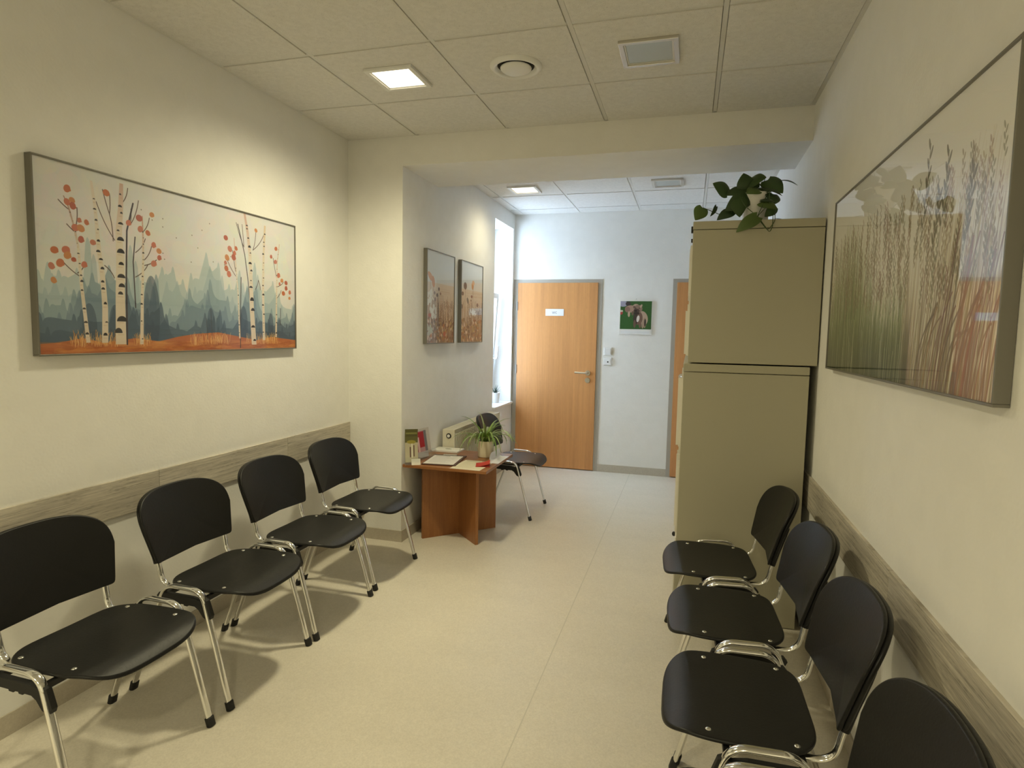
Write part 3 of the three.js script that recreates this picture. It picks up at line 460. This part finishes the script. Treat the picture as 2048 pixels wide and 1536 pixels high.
// ---------------------------------------------------------------- chairs
// local axes: +z is forward, origin on the floor between the four feet
function makeChair(name, label) {
  const t = thing(name, label, 'chair');
  const sgn = (v, e) => Math.sign(v) * Math.abs(v) ** e;
  const seatOutline = (a) => { const s = Math.sin(a), c = Math.cos(a), n = c > 0 ? 2 / 3.9 : 2 / 5.5; return [0.222 * sgn(s, n) * (c < 0 ? 1 - 0.03 * -c : 1 + 0.05 * c * c), 0.06 + (c > 0 ? 0.210 - 0.012 * s * s : 0.176 - 0.026 * s * s) * sgn(c, n)]; };
  seatOutline.center = [0, 0.06];
  const seatY = (x, z) => 0.427 + 0.008 * (x / 0.23) ** 2 + (z > 0.19 ? -0.036 * ((z - 0.19) / 0.084) ** 2 : 0) + (z < -0.03 ? 0.010 * ((-0.03 - z) / 0.08) ** 2 : 0) + 0.02 * z;
  part('seat', pad(seatOutline, (x, z, d) => V(x, seatY(x, z) - d, z), 0.012), M.plastic, t);
  const back = (W, lo, hi, nb) => { const f = (a) => { const s = Math.sin(a), c = Math.cos(a), n = c > 0 ? 2 / 3.0 : 2 / nb; const v = c > 0 ? (hi - 0.15) * sgn(c, n) : (0.15 - lo) * sgn(c, n); const x = W * sgn(s, n); return [x * (c < 0 ? 1 - 0.125 * -v / 0.15 : 1), 0.15 + v]; }; f.center = [0, 0.15]; return f; };
  const backAt = (off) => (x, v, d) => V(x, 0.498 + v * 0.948, -0.163 - v * 0.33 + 0.036 * (x / 0.235) ** 2 + 0.010 * Math.sin(Math.PI * v / 0.3) - d - off);
  part('backrest', pad(back(0.235, 0, 0.286, 30), backAt(0), 0.012, 96, 12, 0.03), M.plastic, t);
  part('back_cover', pad(back(0.232, 0.002, 0.282, 30), backAt(0.011), 0.017, 96, 10, 0.05), M.plastic, t);
  for (const s of [-1, 1]) for (const z of [0.15, -0.06]) part('bolt', new THREE.SphereGeometry(0.008, 14, 8, 0, 6.2832, 0, 1.5708).scale(1, 0.45, 1).translate(s * 0.182, seatY(0.182, z) - 0.0005, z), M.chrome, t);
  for (const s of [-1, 1]) {
    const path = fillet([V(s * 0.2505, 0.012, 0.226), V(s * 0.2435, 0.440, 0.106), V(s * 0.2435, 0.444, -0.066), V(s * 0.2505, 0.012, -0.226)], [0.05, 0.05], 8);
    const f = part('side_frame', sweep(path, 0.027, 0.0155, V(1, 0, 0), 20, 2.2), M.chrome, t);
    for (const z of [1, -1]) {
      const p = [0.031, 0.0].map((y) => V(s * (0.2505 - y * 0.02), y, z * (0.2295 - y * 0.283)));
      part('foot', sweep([p[0], p[0].clone().lerp(p[1], 0.1), p[0].clone().lerp(p[1], 0.55), p[1].clone()], 0.031, 0.024, V(1, 0, 0), 16, 3), M.rubber, f);
    }
    part('back_tube', sweep(fillet([V(s * 0.176, 0.405, 0.11), V(s * 0.178, 0.406, -0.142), V(s * 0.182, 0.500, -0.160), V(s * 0.186, 0.64, -0.200)], [0.045, 0.05], 8), 0.024, 0.014, V(1, 0, 0), 18, 2.2), M.chrome, t);
    part('tube_sleeve', sweep([V(s * 0.182, 0.497, -0.159), V(s * 0.184, 0.56, -0.176), V(s * 0.186, 0.63, -0.198), V(s * 0.186, 0.66, -0.206)], 0.036, 0.026, V(1, 0, 0), 18, 2.6), M.plastic, t);
    const sh = new THREE.Shape(); [[0.128, 0.405], [0.147, 0.350], [0.143, 0.338], [0.128, 0.334], [0.112, 0.342], [0.092, 0.368], [0.074, 0.379], [0.040, 0.380], [0.038, 0.375], [0.026, 0.376], [0.024, 0.381], [0.004, 0.381], [0.002, 0.376], [-0.012, 0.377], [-0.014, 0.382], [-0.092, 0.384], [-0.1, 0.40], [-0.09, 0.412], [0.06, 0.410], [0.1, 0.402], [0.118, 0.41]].forEach(([z, y], i) => (i ? sh.lineTo(z, y) : sh.moveTo(z, y)));
    part('linking_bracket', new THREE.ExtrudeGeometry(sh, { depth: 0.016, bevelEnabled: true, bevelThickness: 0.002, bevelSize: 0.0015, bevelSegments: 1 }).rotateY(-Math.PI / 2).translate(s * 0.241 + 0.008, 0, 0), M.rubber, t);
  }
  for (const z of [0.107, -0.07]) part('crossbar', bx(-0.243, 0.243, 0.394, 0.414, z - 0.008, z + 0.008, 0.003), M.rubber, t);
  return t;
}
const proto = makeChair('waiting_chair', 'black plastic waiting chair nearest the camera in the left row');
let first = true;
function placeChair(x, z, turn, label, group) {
  let c = proto;
  if (!first) { c = proto.clone(); c.name = numbered('waiting_chair'); scene.add(c); c.userData = { ...proto.userData }; }
  first = false; c.position.set(x, 0, z); c.rotation.y = turn; tag(c, label, 'chair', group);
}
const LG = 'black chairs along the left wall', RG = 'black chairs along the right wall', Q = Math.PI / 2;
placeChair(-1.827, -1.467, Q, 'black waiting chair nearest the camera in the left row, cut by the frame edge', LG);
placeChair(-1.83, -2.064, Q + 0.01, 'second black waiting chair from the camera in the left row', LG);
placeChair(-1.825, -2.617, Q, 'third black waiting chair from the camera in the left row', LG);
placeChair(-1.835, -3.195, Q - 0.01, 'black waiting chair at the far end of the left row, against the pillar', LG);
placeChair(0.195, -2.84, -Q + 0.07, 'black waiting chair right in front of the tall cabinet, far end of the right row', RG);
placeChair(0.232, -2.294, -Q + 0.045, 'black waiting chair second from the cabinet in the right row', RG);
placeChair(0.236, -1.752, -Q + 0.01, 'black waiting chair third from the cabinet in the right row', RG);
placeChair(0.225, -1.195, -Q, 'black waiting chair nearest the camera in the right row, mostly below the frame', RG);
placeChair(-1.345, -4.706, Q, 'single black waiting chair behind the leaflet table, facing the corridor', undefined);

// ---------------------------------------------------------------- table with leaflets and spider plant
const TT = 0.535, TC = [-1.525, -4.01];
{
  const t = thing('leaflet_table', 'low square reddish-brown table on crossed panels beside the pillar', 'table', [TC[0], 0, TC[1]]);
  part('tabletop', bx(-0.298, 0.298, TT - 0.02, TT, -0.31, 0.31, 0.002, 'x'), M.tableWood, t);
  const pa = bx(-0.285, 0.285, 0, TT - 0.02, -0.011, 0.011, 0.0015), pb = bx(-0.285, -0.0112, 0, TT - 0.02, -0.011, 0.011, 0.0015), pc = bx(0.0112, 0.285, 0, TT - 0.02, -0.011, 0.011, 0.0015);
  part('leg_panel', pa.rotateY(Math.PI / 4), M.tableWood, t);
  part('leg_panel', pb.rotateY(-Math.PI / 4), M.tableWood, t); part('leg_panel', pc.rotateY(-Math.PI / 4), M.tableWood, t);
}
function sheet(name, label, cat, cx, cz, w, d, turn, y, mat, h = 0.001) { const t = thing(name, label, cat, [cx, y, cz], turn); return [t, bx(-w / 2, w / 2, 0, h, -d / 2, d / 2)]; }
{
  const text = (bg, ink, head) => canvasTex(256, 340, (c, w, h) => { c.fillStyle = bg; c.fillRect(0, 0, w, h); c.fillStyle = head; c.fillRect(20, 20, 130, 14); c.fillStyle = ink; const r = rng(9); for (let i = 0; i < 17; i++) c.fillRect(20, 52 + i * 15, 120 + r() * 90, 4); });
  const flat = (w, d, y) => new THREE.PlaneGeometry(w, d).rotateX(-Math.PI / 2).translate(0, y, 0);
  // clipboard with a sheet
  let t = thing('clipboard', 'dark brown clipboard lying flat on the table, carrying a form', 'clipboard', [-1.605, TT, -3.915], 0.12);
  part('board', bx(-0.118, 0.118, 0, 0.009, -0.165, 0.165, 0.003), M.clip, t);
  part('clip', [bx(-0.05, 0.05, 0.009, 0.016, -0.160, -0.135, 0.003)], M.brushed, t);
  t = thing('paper_form', 'white printed form resting on the dark brown clipboard', 'paper', [-1.605, TT + 0.0092, -3.90], 0.12);
  part('sheet', bx(-0.105, 0.105, 0, 0.002, -0.135, 0.145), M.paperWhite, t);
  part('printing', flat(0.205, 0.275, 0.0023).translate(0, 0, 0.005), std({ map: text('#dcd8d2', '#a8a4a0', '#8c8680'), roughness: 0.85 }), t);
  // flat leaflet at the front edge
  t = thing('paper_leaflet', 'cream printed sheet lying at the front right corner of the table', 'leaflet', [-1.375, TT, -3.843], -0.03);
  part('sheet', bx(-0.105, 0.105, 0, 0.0012, -0.14, 0.14), M.paper, t);
  part('printing', flat(0.2, 0.27, 0.0016), std({ map: text('#e0d8be', '#b7ad86', '#9a946c'), roughness: 0.85 }), t);
  // red folded leaflet
  t = thing('red_leaflet', 'red folded leaflet between the cream sheet and the curled paper', 'leaflet', [-1.305, TT + 0.0015, -3.868], 0.3);
  part('lower_flap', bx(-0.05, 0.045, 0, 0.0015, -0.06, 0.06), M.red, t);
  part('upper_flap', quadGrid(6, 6, (u, v) => V(-0.05 + 0.095 * u, 0.003 + 0.022 * u * u, -0.06 + 0.12 * v)), M.red, t);
  // white booklet
  t = thing('white_booklet', 'white booklet with a small green mark near the radiator', 'booklet', [-1.712, TT, -4.247], -0.02);
  part('pages', bx(-0.108, 0.1, 0, 0.014, -0.072, 0.066, 0.002), M.paperWhite, t);
  part('cover', new THREE.PlaneGeometry(0.2, 0.13).rotateX(-Math.PI / 2).translate(-0.004, 0.0145, -0.003), std({ roughness: 0.6, map: canvasTex(256, 168, (c, w, h) => { c.fillStyle = '#e4e2d6'; c.fillRect(0, 0, w, h); c.fillStyle = '#6f7450'; c.beginPath(); c.ellipse(w * 0.5, h * 0.45, 34, 16, 0, 0, 7); c.fill(); }) }), t);
  // curled white paper on the right edge
  t = thing('curled_paper', 'white sheet curled up beside the cream flower pot', 'paper', [-1.25, TT + 0.001, -4.09]);
  part('sheet', quadGrid(16, 6, (u, v) => { const k = Math.max(0, u - 0.45) / 0.55; return V(0.026 - 0.055 * Math.min(u, 0.45) / 0.45 - 0.018 * Math.sin(k * 2.4), 0.001 + 0.062 * k ** 1.6, 0.145 - 0.27 * v * (1 - 0.25 * k) - 0.05 * k); }), std({ color: lin(0.82, 0.81, 0.83), roughness: 0.8, side: THREE.DoubleSide }), t);
  // leaflet stand with green leaflet, at the wall
  t = thing('leaflet_holder', 'clear leaflet stand at the left table corner, holding a green leaflet', 'leaflet holder', [-1.775, TT, -3.738], 0.55);
  part('stand', [bx(-0.048, 0.048, 0, 0.004, -0.035, 0.045), bx(-0.048, 0.048, 0.004, 0.05, 0.040, 0.043), bx(-0.048, 0.048, 0.004, 0.19, -0.032, -0.029)], M.acrylic, t);
  t = thing('green_leaflet', 'slim green leaflet bending in the left leaflet stand', 'leaflet', [-1.775, TT + 0.004, -3.738], 0.55);
  part('front', quadGrid(4, 14, (u, v) => V(-0.043 + 0.086 * u, 0.012 + 0.22 * v, 0.028 - 0.05 * Math.sin(v * 1.9) + 0.01 * v)), std({ side: THREE.DoubleSide, roughness: 0.5, map: canvasTex(160, 360, (c, w, h) => { c.fillStyle = '#b4ac92'; c.fillRect(0, 0, w, h); c.fillStyle = '#5c5a2e'; c.fillRect(0, 0, w, h * 0.42); c.fillStyle = '#8a8a4e'; c.fillRect(10, 40, w - 20, 14); c.fillStyle = '#4a4424'; c.fillRect(10, 70, w - 20, 10); c.fillStyle = '#948a38'; c.beginPath(); c.ellipse(w / 2, h * 0.4, 56, 20, 0, 0, 7); c.fill(); c.fillStyle = '#5c4038'; c.fillRect(58, h * 0.55, 16, 110); c.fillRect(104, h * 0.5, 14, 120); c.fillStyle = '#d8d4c4'; c.fillRect(80, h * 0.45, 14, 150); }) }), t);
  t = thing('white_card', 'small white card propped against the left leaflet stand', 'card', [-1.728, TT, -3.712], 0.6);
  part('card', bx(-0.03, 0.03, 0, 0.042, -0.001, 0.001).rotateX(-0.35).translate(0, 0.0004, 0), M.paper, t);
  // larger clear holder with red leaflet
  t = thing('leaflet_holder', 'clear wide leaflet stand by the wall, holding a red leaflet', 'leaflet holder', [-1.775, TT, -3.935], 1.42);
  part('stand', [bx(-0.115, 0.115, 0, 0.004, -0.012, 0.034), bx(-0.115, 0.115, 0.004, 0.055, 0.031, 0.034), bx(-0.115, 0.115, 0.0, 0.205, -0.0015, 0.0015).rotateX(-0.17).translate(0, 0.004, -0.002), bx(-0.115, -0.112, 0.004, 0.055, -0.005, 0.031), bx(0.112, 0.115, 0.004, 0.055, -0.005, 0.031)], M.acrylic, t);
  t = thing('red_brochure', 'red and white brochure standing in the wide clear leaflet stand', 'brochure', [-1.775, TT + 0.005, -3.935], 1.42);
  part('front', bx(-0.085, 0.06, 0, 0.19, 0, 0.003).rotateX(-0.17).translate(0, 0.001, 0.004), std({ color: lin(0.6, 0.5, 0.5), roughness: 0.5 }), t);
  part('printing', new THREE.PlaneGeometry(0.145, 0.19).translate(-0.0125, 0.095, 0.0035).rotateX(-0.17).translate(0, 0.001, 0.004), std({ roughness: 0.45, map: canvasTex(200, 260, (c, w, h) => { c.fillStyle = '#b98f92'; c.fillRect(0, 0, w, h); c.fillStyle = '#a50f1e'; c.fillRect(14, 8, 140, 150); c.fillStyle = '#a8686c'; c.fillRect(14, 34, 40, 50); c.fillStyle = '#d9b4b2'; c.fillRect(36, 56, 34, 170); c.fillStyle = '#6d1a22'; c.fillRect(14, 80, 18, 110); c.fillStyle = '#77777c'; c.fillRect(156, 0, 44, h); c.fillStyle = '#b9b6b8'; c.fillRect(0, 200, w, 60); }) }), t);
}
// spider plant
const leafGreen = (r, g, b, tr = 0.25) => phy({ color: lin(r, g, b), roughness: 0.55, transmission: tr, thickness: 0, side: THREE.DoubleSide });
{
  const t = thing('spider_plant', 'spider plant in a cream cylindrical pot on the table', 'potted plant', [-1.385, TT, -4.15]);
  part('pot', new THREE.LatheGeometry([[0.0001, 0.001], [0.050, 0.001], [0.054, 0.004], [0.0565, 0.03], [0.0595, 0.1], [0.061, 0.117], [0.0595, 0.120], [0.056, 0.118], [0.054, 0.1], [0.0001, 0.1]].map(([a, b]) => new THREE.Vector2(a, b)), 48), M.potCream, t);
  part('soil', new THREE.CircleGeometry(0.0545, 32).rotateX(-Math.PI / 2).translate(0, 0.104, 0), M.soil, t);
  const mats = [leafGreen(0.22, 0.36, 0.06), leafGreen(0.32, 0.46, 0.11), leafGreen(0.14, 0.27, 0.04), leafGreen(0.42, 0.52, 0.22), leafGreen(0.30, 0.36, 0.17)], r = rng(77);
  for (let i = 0; i < 78; i++) {
    const a = i * 2.399 + r() * 0.5, kind = i % 6, dir = V(Math.cos(a), 0, Math.sin(a));
    const L = kind === 0 ? 0.23 + 0.06 * r() : kind < 4 ? 0.22 + 0.13 * r() : 0.11 + 0.06 * r();          // length of the blade
    const lift = kind === 0 ? 1.35 : kind < 4 ? 0.75 + 0.45 * r() : 1.1 + 0.2 * r(), fall = kind === 0 ? 1.1 + 0.6 * r() : 2.0 + 0.9 * r();
    if (dir.x < -0.7 && dir.z < -0.2 && L > 0.22) continue;
    const w = (0.0062 + 0.003 * r()) * (kind >= 4 ? 0.9 : 1), s0 = 0.022 * r(), tw = (r() - 0.5) * 0.8, N = 16, pts = [];
    let x = s0, y = 0.104;                                                                              // the blade bends over evenly from its root to its tip
    for (let k = 0; k <= N; k++) { pts.push([x, y]); const ang = lift - fall * (k / N) ** 1.25; x += Math.cos(ang) * L / N; y += Math.sin(ang) * L / N; }
    const side = V(-dir.z, 0, dir.x);
    part('leaf', quadGrid(2, N, (u, s) => { const p = pts[Math.round(s * N)], k = (u - 0.5) * 2, ww = w * Math.min(1, 0.6 + s * 2) * Math.sqrt(Math.max(0.015, 1 - s)) * 1.15; return V(dir.x * p[0] + side.x * k * ww, Math.max(0.004, p[1] + Math.abs(k) * ww * 0.4 + k * ww * tw * 0.4), dir.z * p[0] + side.z * k * ww); }), mats[i % 5], t);
  }
}
// sill plant in the window
{
  const t = thing('sill_plant', 'small aloe-like plant in a white pot on the window sill', 'potted plant', [-1.93, SILL + 0.022, -6.08]);
  part('pot', new THREE.LatheGeometry([[0.0001, 0.001], [0.034, 0.001], [0.037, 0.004], [0.047, 0.1], [0.048, 0.105], [0.044, 0.105], [0.042, 0.09], [0.0001, 0.09]].map(([a, b]) => new THREE.Vector2(a, b)), 40), M.potWhite, t);
  const m = leafGreen(0.025, 0.045, 0.028, 0.05), m2 = leafGreen(0.09, 0.12, 0.08, 0.1), r = rng(12);
  for (let i = 0; i < 17; i++) {
    const a = i * 2.4, out = 0.02 + 0.09 * r() * (i % 4 === 0 ? 1.5 : 0.6), up = 0.05 + 0.085 * r(), w = 0.007 + 0.004 * r(), d = V(Math.cos(a), 0, Math.sin(a)), sd = V(-d.z, 0, d.x);
    part('leaf', quadGrid(2, 8, (u, s) => { const k = (u - 0.5) * 2, ww = w * (1 - s * 0.92); return V(d.x * (0.008 + out * s ** 1.4) + sd.x * k * ww, 0.088 + up * (s - 0.35 * s ** 3 * (i % 4 === 0 ? 1.3 : 0.3)) + Math.abs(k) * ww * 0.5, d.z * (0.008 + out * s ** 1.4) + sd.z * k * ww); }), i % 4 === 0 ? m2 : m, t);
  }
}

// ---------------------------------------------------------------- filing cabinets along the right wall
const CZ = -3.18, CD = -4.95;
function cabinet(name, label, x0, x1, y0, y1, shelves) {
  const t = thing(name, label, 'cabinet', [0, 0, 0]), s = 0.022;
  part('side_panel', bx(x0, x1, y0, y1 - 0.042, CZ - s, CZ, 0.002), M.cabinet, t);
  part('side_panel', bx(x0 + 0.004, x1, y0, y1 - 0.042, CD, CD + s, 0.002), M.cabinet, t);
  part('top_panel', bx(x0 - 0.002, x1, y1 - 0.039, y1, CD, CZ + 0.0015, 0.003), M.cabinet, t);
  part('back_panel', bx(x1 - 0.012, x1, y0 + 0.004, y1 - 0.042, CD + s, CZ - s), M.cabinet, t);
  part('bottom_panel', bx(x0 + 0.006, x1 - 0.012, y0, y0 + 0.03, CD + s, CZ - s), M.cabinetLight, t);
  for (const y of shelves) part('shelf', bx(x0 + 0.004, x1 - 0.012, y, y + 0.018, CD + s, CZ - s), M.cabinetLight, t);
  return t;
}
const up = cabinet('filing_cabinet', 'olive beige upper cabinet stacked on another, plant on top', -0.004, 0.586, 1.304, 1.995, [1.64]);
const low = cabinet('filing_cabinet', 'olive beige lower cabinet standing on the floor behind the right chairs', -0.022, 0.556, 0.004, 1.297, [0.40, 0.85]);
part('front_panel', bx(-0.030, -0.0225, 0.04, 0.40, CD + 0.03, CZ - 0.004, 0.002), M.cabinetLight, low);
part('knob', new THREE.SphereGeometry(0.013, 16, 12).scale(0.8, 1, 1).translate(-0.038, 0.345, -3.42), M.dark, low);
for (let i = 0; i < 4; i++) part('foot', bx(i % 2 ? 0.5 : 0.0, i % 2 ? 0.54 : 0.04, 0, 0.006, i < 2 ? CZ - 0.06 : CD + 0.02, i < 2 ? CZ - 0.02 : CD + 0.06), M.dark, low);
for (let i = 0; i < 5; i++) part('label_clip', bx(-0.014, -0.003, 1.945 + 0.012 * (i % 2), 1.975, CZ - 0.05 - i * 0.4, CZ - 0.02 - i * 0.4, 0.002), M.dark, up);
function files(label, xf, y0, hMin, hMax, seed) {
  const r = rng(seed), gs = []; let z = CZ - 0.026;
  while (z > CD + 0.05) { const w = 0.004 + 0.01 * r(), h = hMin + (hMax - hMin) * r(), o = 0.018 * r() * r() + (r() > 0.93 ? 0.012 : 0); gs.push(bx(xf - o, xf + 0.28, y0, y0 + h, z - w, z)); z -= w + 0.001; }
  const m = part('patient_files', gs, M.paper, scene); m.userData.kind = 'stuff'; tag(m, label, 'files');
}
files('row of cream paper files on the top shelf of the upper cabinet', 0.004, 1.659, 0.20, 0.25, 4);
files('row of cream paper files on the bottom shelf of the upper cabinet', -0.002, 1.335, 0.22, 0.28, 5);
files('row of cream paper files on the top shelf of the lower cabinet', -0.018, 0.869, 0.30, 0.37, 6);
files('row of cream paper files on the middle shelf of the lower cabinet', -0.018, 0.419, 0.32, 0.40, 7);

// pothos on top of the cabinet
{
  const t = thing('pothos', 'trailing pothos with heart-shaped leaves in a white pot on the cabinet', 'potted plant', [0.29, 1.995, -3.33]);
  part('pot', new THREE.LatheGeometry([[0.0001, 0.001], [0.054, 0.001], [0.058, 0.004], [0.066, 0.10], [0.071, 0.146], [0.073, 0.150], [0.069, 0.150], [0.066, 0.135], [0.0001, 0.135]].map(([a, b]) => new THREE.Vector2(a, b)), 40), M.potWhite, t);
  part('soil', new THREE.CircleGeometry(0.0665, 32).rotateX(-Math.PI / 2).translate(0, 0.139, 0), M.soil, t);
  const mats = [leafGreen(0.028, 0.062, 0.014, 0.12), leafGreen(0.038, 0.08, 0.016, 0.15), leafGreen(0.022, 0.05, 0.012, 0.1), leafGreen(0.09, 0.15, 0.03, 0.25)];
  // leaf from its stalk end B to its tip T (local), half-width w, n: which way its face looks
  const leaf = (B, T, w0, n, m, fold = 0.3, arch = 0.10) => { const w = w0 * 1.22;
    const b = V(...B), d = V(...T).sub(b), L = d.length(), nn = V(...n).addScaledVector(d, -V(...n).dot(d) / (L * L)).normalize(), sd = d.clone().normalize().cross(nn);
    part('leaf', quadGrid(6, 12, (u, v) => {
      const k = (u - 0.5) * 2, f = Math.pow(Math.sin(Math.PI * Math.min(1, 0.06 + 0.94 * v) ** 0.62), 0.8), ww = w * (v >= 1 ? 0.01 : Math.max(0.03, f)), lobe = -0.13 * L * Math.abs(k) ** 1.5 * Math.max(0, 1 - v * 3);
      const p = b.clone().addScaledVector(d, v).addScaledVector(d, lobe / L).addScaledVector(sd, k * ww).addScaledVector(nn, arch * L * Math.sin(Math.PI * v) - fold * ww * (1 - Math.sqrt(Math.max(0, 1 - k * k * 0.96))) * 0.9 - 0.10 * L * v * v); return p; }), mats[m], t);
  };
  const stem = (pts, w = 0.0035) => part('stem', sweep(fillet(pts.map((p) => V(...p)), 0.02, 4), w, w, V(0, 0.2, 1), 8), mats[1], t);
  const F = [0, 0.15, 1];
  leaf([-0.252, 0.086, 0.03], [-0.286, 0.026, 0.05], 0.030, [0.2, 0.1, 1], 3);
  leaf([-0.188, 0.092, 0.03], [-0.212, 0.04, 0.05], 0.011, [0.8, 0.3, 0.5], 2);
  leaf([-0.138, 0.162, 0.03], [-0.206, 0.205, 0.06], 0.040, [0.3, 0.5, 0.8], 1);
  leaf([-0.045, 0.17, 0.02], [-0.152, 0.15, 0.05], 0.034, [0, 0.6, 0.7], 0);
  leaf([-0.04, 0.135, 0.05], [-0.146, 0.064, 0.08], 0.038, F, 0);
  leaf([-0.088, 0.118, 0.07], [-0.078, 0.028, 0.085], 0.033, F, 1);
  leaf([-0.112, 0.066, 0.05], [-0.185, 0.022, 0.07], 0.026, [0, 0.5, 0.8], 2);
  leaf([-0.048, 0.172, 0.03], [-0.066, 0.25, 0.035], 0.036, [0.1, 0, 1], 0);
  leaf([-0.032, 0.212, 0.02], [0.034, 0.222, 0.06], 0.040, [0, 0.6, 0.8], 1);
  leaf([-0.052, 0.205, -0.01], [0.005, 0.18, 0.05], 0.036, F, 2);
  leaf([0.018, 0.20, 0.0], [0.035, 0.155, 0.03], 0.014, [0.7, 0, 0.7], 2);
  leaf([0.048, 0.214, 0.02], [0.118, 0.146, 0.05], 0.042, [0.3, 0.3, 0.9], 1);
  leaf([0.094, 0.212, 0.0], [0.182, 0.182, 0.06], 0.013, [0, 1, 0.3], 2);
  leaf([0.0, 0.165, 0.055], [-0.052, 0.142, 0.085], 0.032, [0, 0.7, 0.7], 3);
  leaf([0.02, 0.172, 0.04], [0.116, 0.135, 0.06], 0.024, [0, 0.9, 0.4], 2);
  leaf([0.075, 0.14, 0.04], [0.078, 0.088, 0.06], 0.036, [0.5, 0.1, 0.8], 0);
  leaf([0.066, 0.104, 0.075], [0.008, 0.10, 0.10], 0.022, [0, 0.8, 0.5], 2);
  leaf([0.014, 0.094, 0.09], [0.092, 0.064, 0.10], 0.030, [0, 0.7, 0.7], 3);
  leaf([0.08, 0.068, 0.085], [0.036, 0.022, 0.10], 0.022, [0.5, 0.2, 0.8], 1);
  leaf([-0.005, 0.012, 0.165], [-0.098, -0.056, 0.172], 0.029, [0.2, 0.5, 0.8], 3);
  leaf([0.085, 0.020, 0.06], [0.15, 0.010, 0.04], 0.02, [0, 1, 0.2], 2, 0.1, 0.05);
  leaf([0.02, 0.19, -0.03], [0.06, 0.17, -0.11], 0.04, [0, 1, 0], 0); leaf([-0.03, 0.18, -0.03], [-0.1, 0.14, -0.1], 0.04, [0, 1, 0], 1);
  stem([[0.0, 0.139, 0.02], [0.05, 0.16, 0.05], [0.03, 0.095, 0.09], [-0.004, 0.014, 0.162]]);
  stem([[0.01, 0.139, 0.03], [0.055, 0.15, 0.07], [0.05, 0.08, 0.1], [-0.006, 0.012, 0.155], [0.044, -0.058, 0.170], [0.074, -0.012, 0.165], [0.08, 0.05, 0.09]]);
  stem([[-0.02, 0.14, 0.03], [-0.09, 0.155, 0.05], [-0.06, 0.08, 0.09], [0.0, 0.012, 0.15], [0.052, -0.066, 0.172], [0.064, -0.04, 0.168], [0.066, 0.02, 0.15]]);
  stem([[-0.02, 0.14, 0.03], [-0.08, 0.13, 0.06], [-0.13, 0.03, 0.06], [-0.17, 0.05, 0.04], [-0.252, 0.088, 0.03]]);
  stem([[0.01, 0.139, 0.0], [0.03, 0.19, 0.0], [0.034, 0.22, 0.02]]); stem([[0.03, 0.139, 0.01], [0.05, 0.18, 0.01], [0.06, 0.2, 0.02]]); stem([[0.0, 0.139, 0.0], [-0.02, 0.18, 0.0], [0.0, 0.2, 0.0]]);
  stem([[-0.03, 0.139, 0.0], [-0.09, 0.165, 0.02], [-0.14, 0.162, 0.03]]); stem([[0.03, 0.139, 0.0], [0.07, 0.2, 0.0], [0.096, 0.212, 0.0]]);
}

renderer.render(scene, camera);
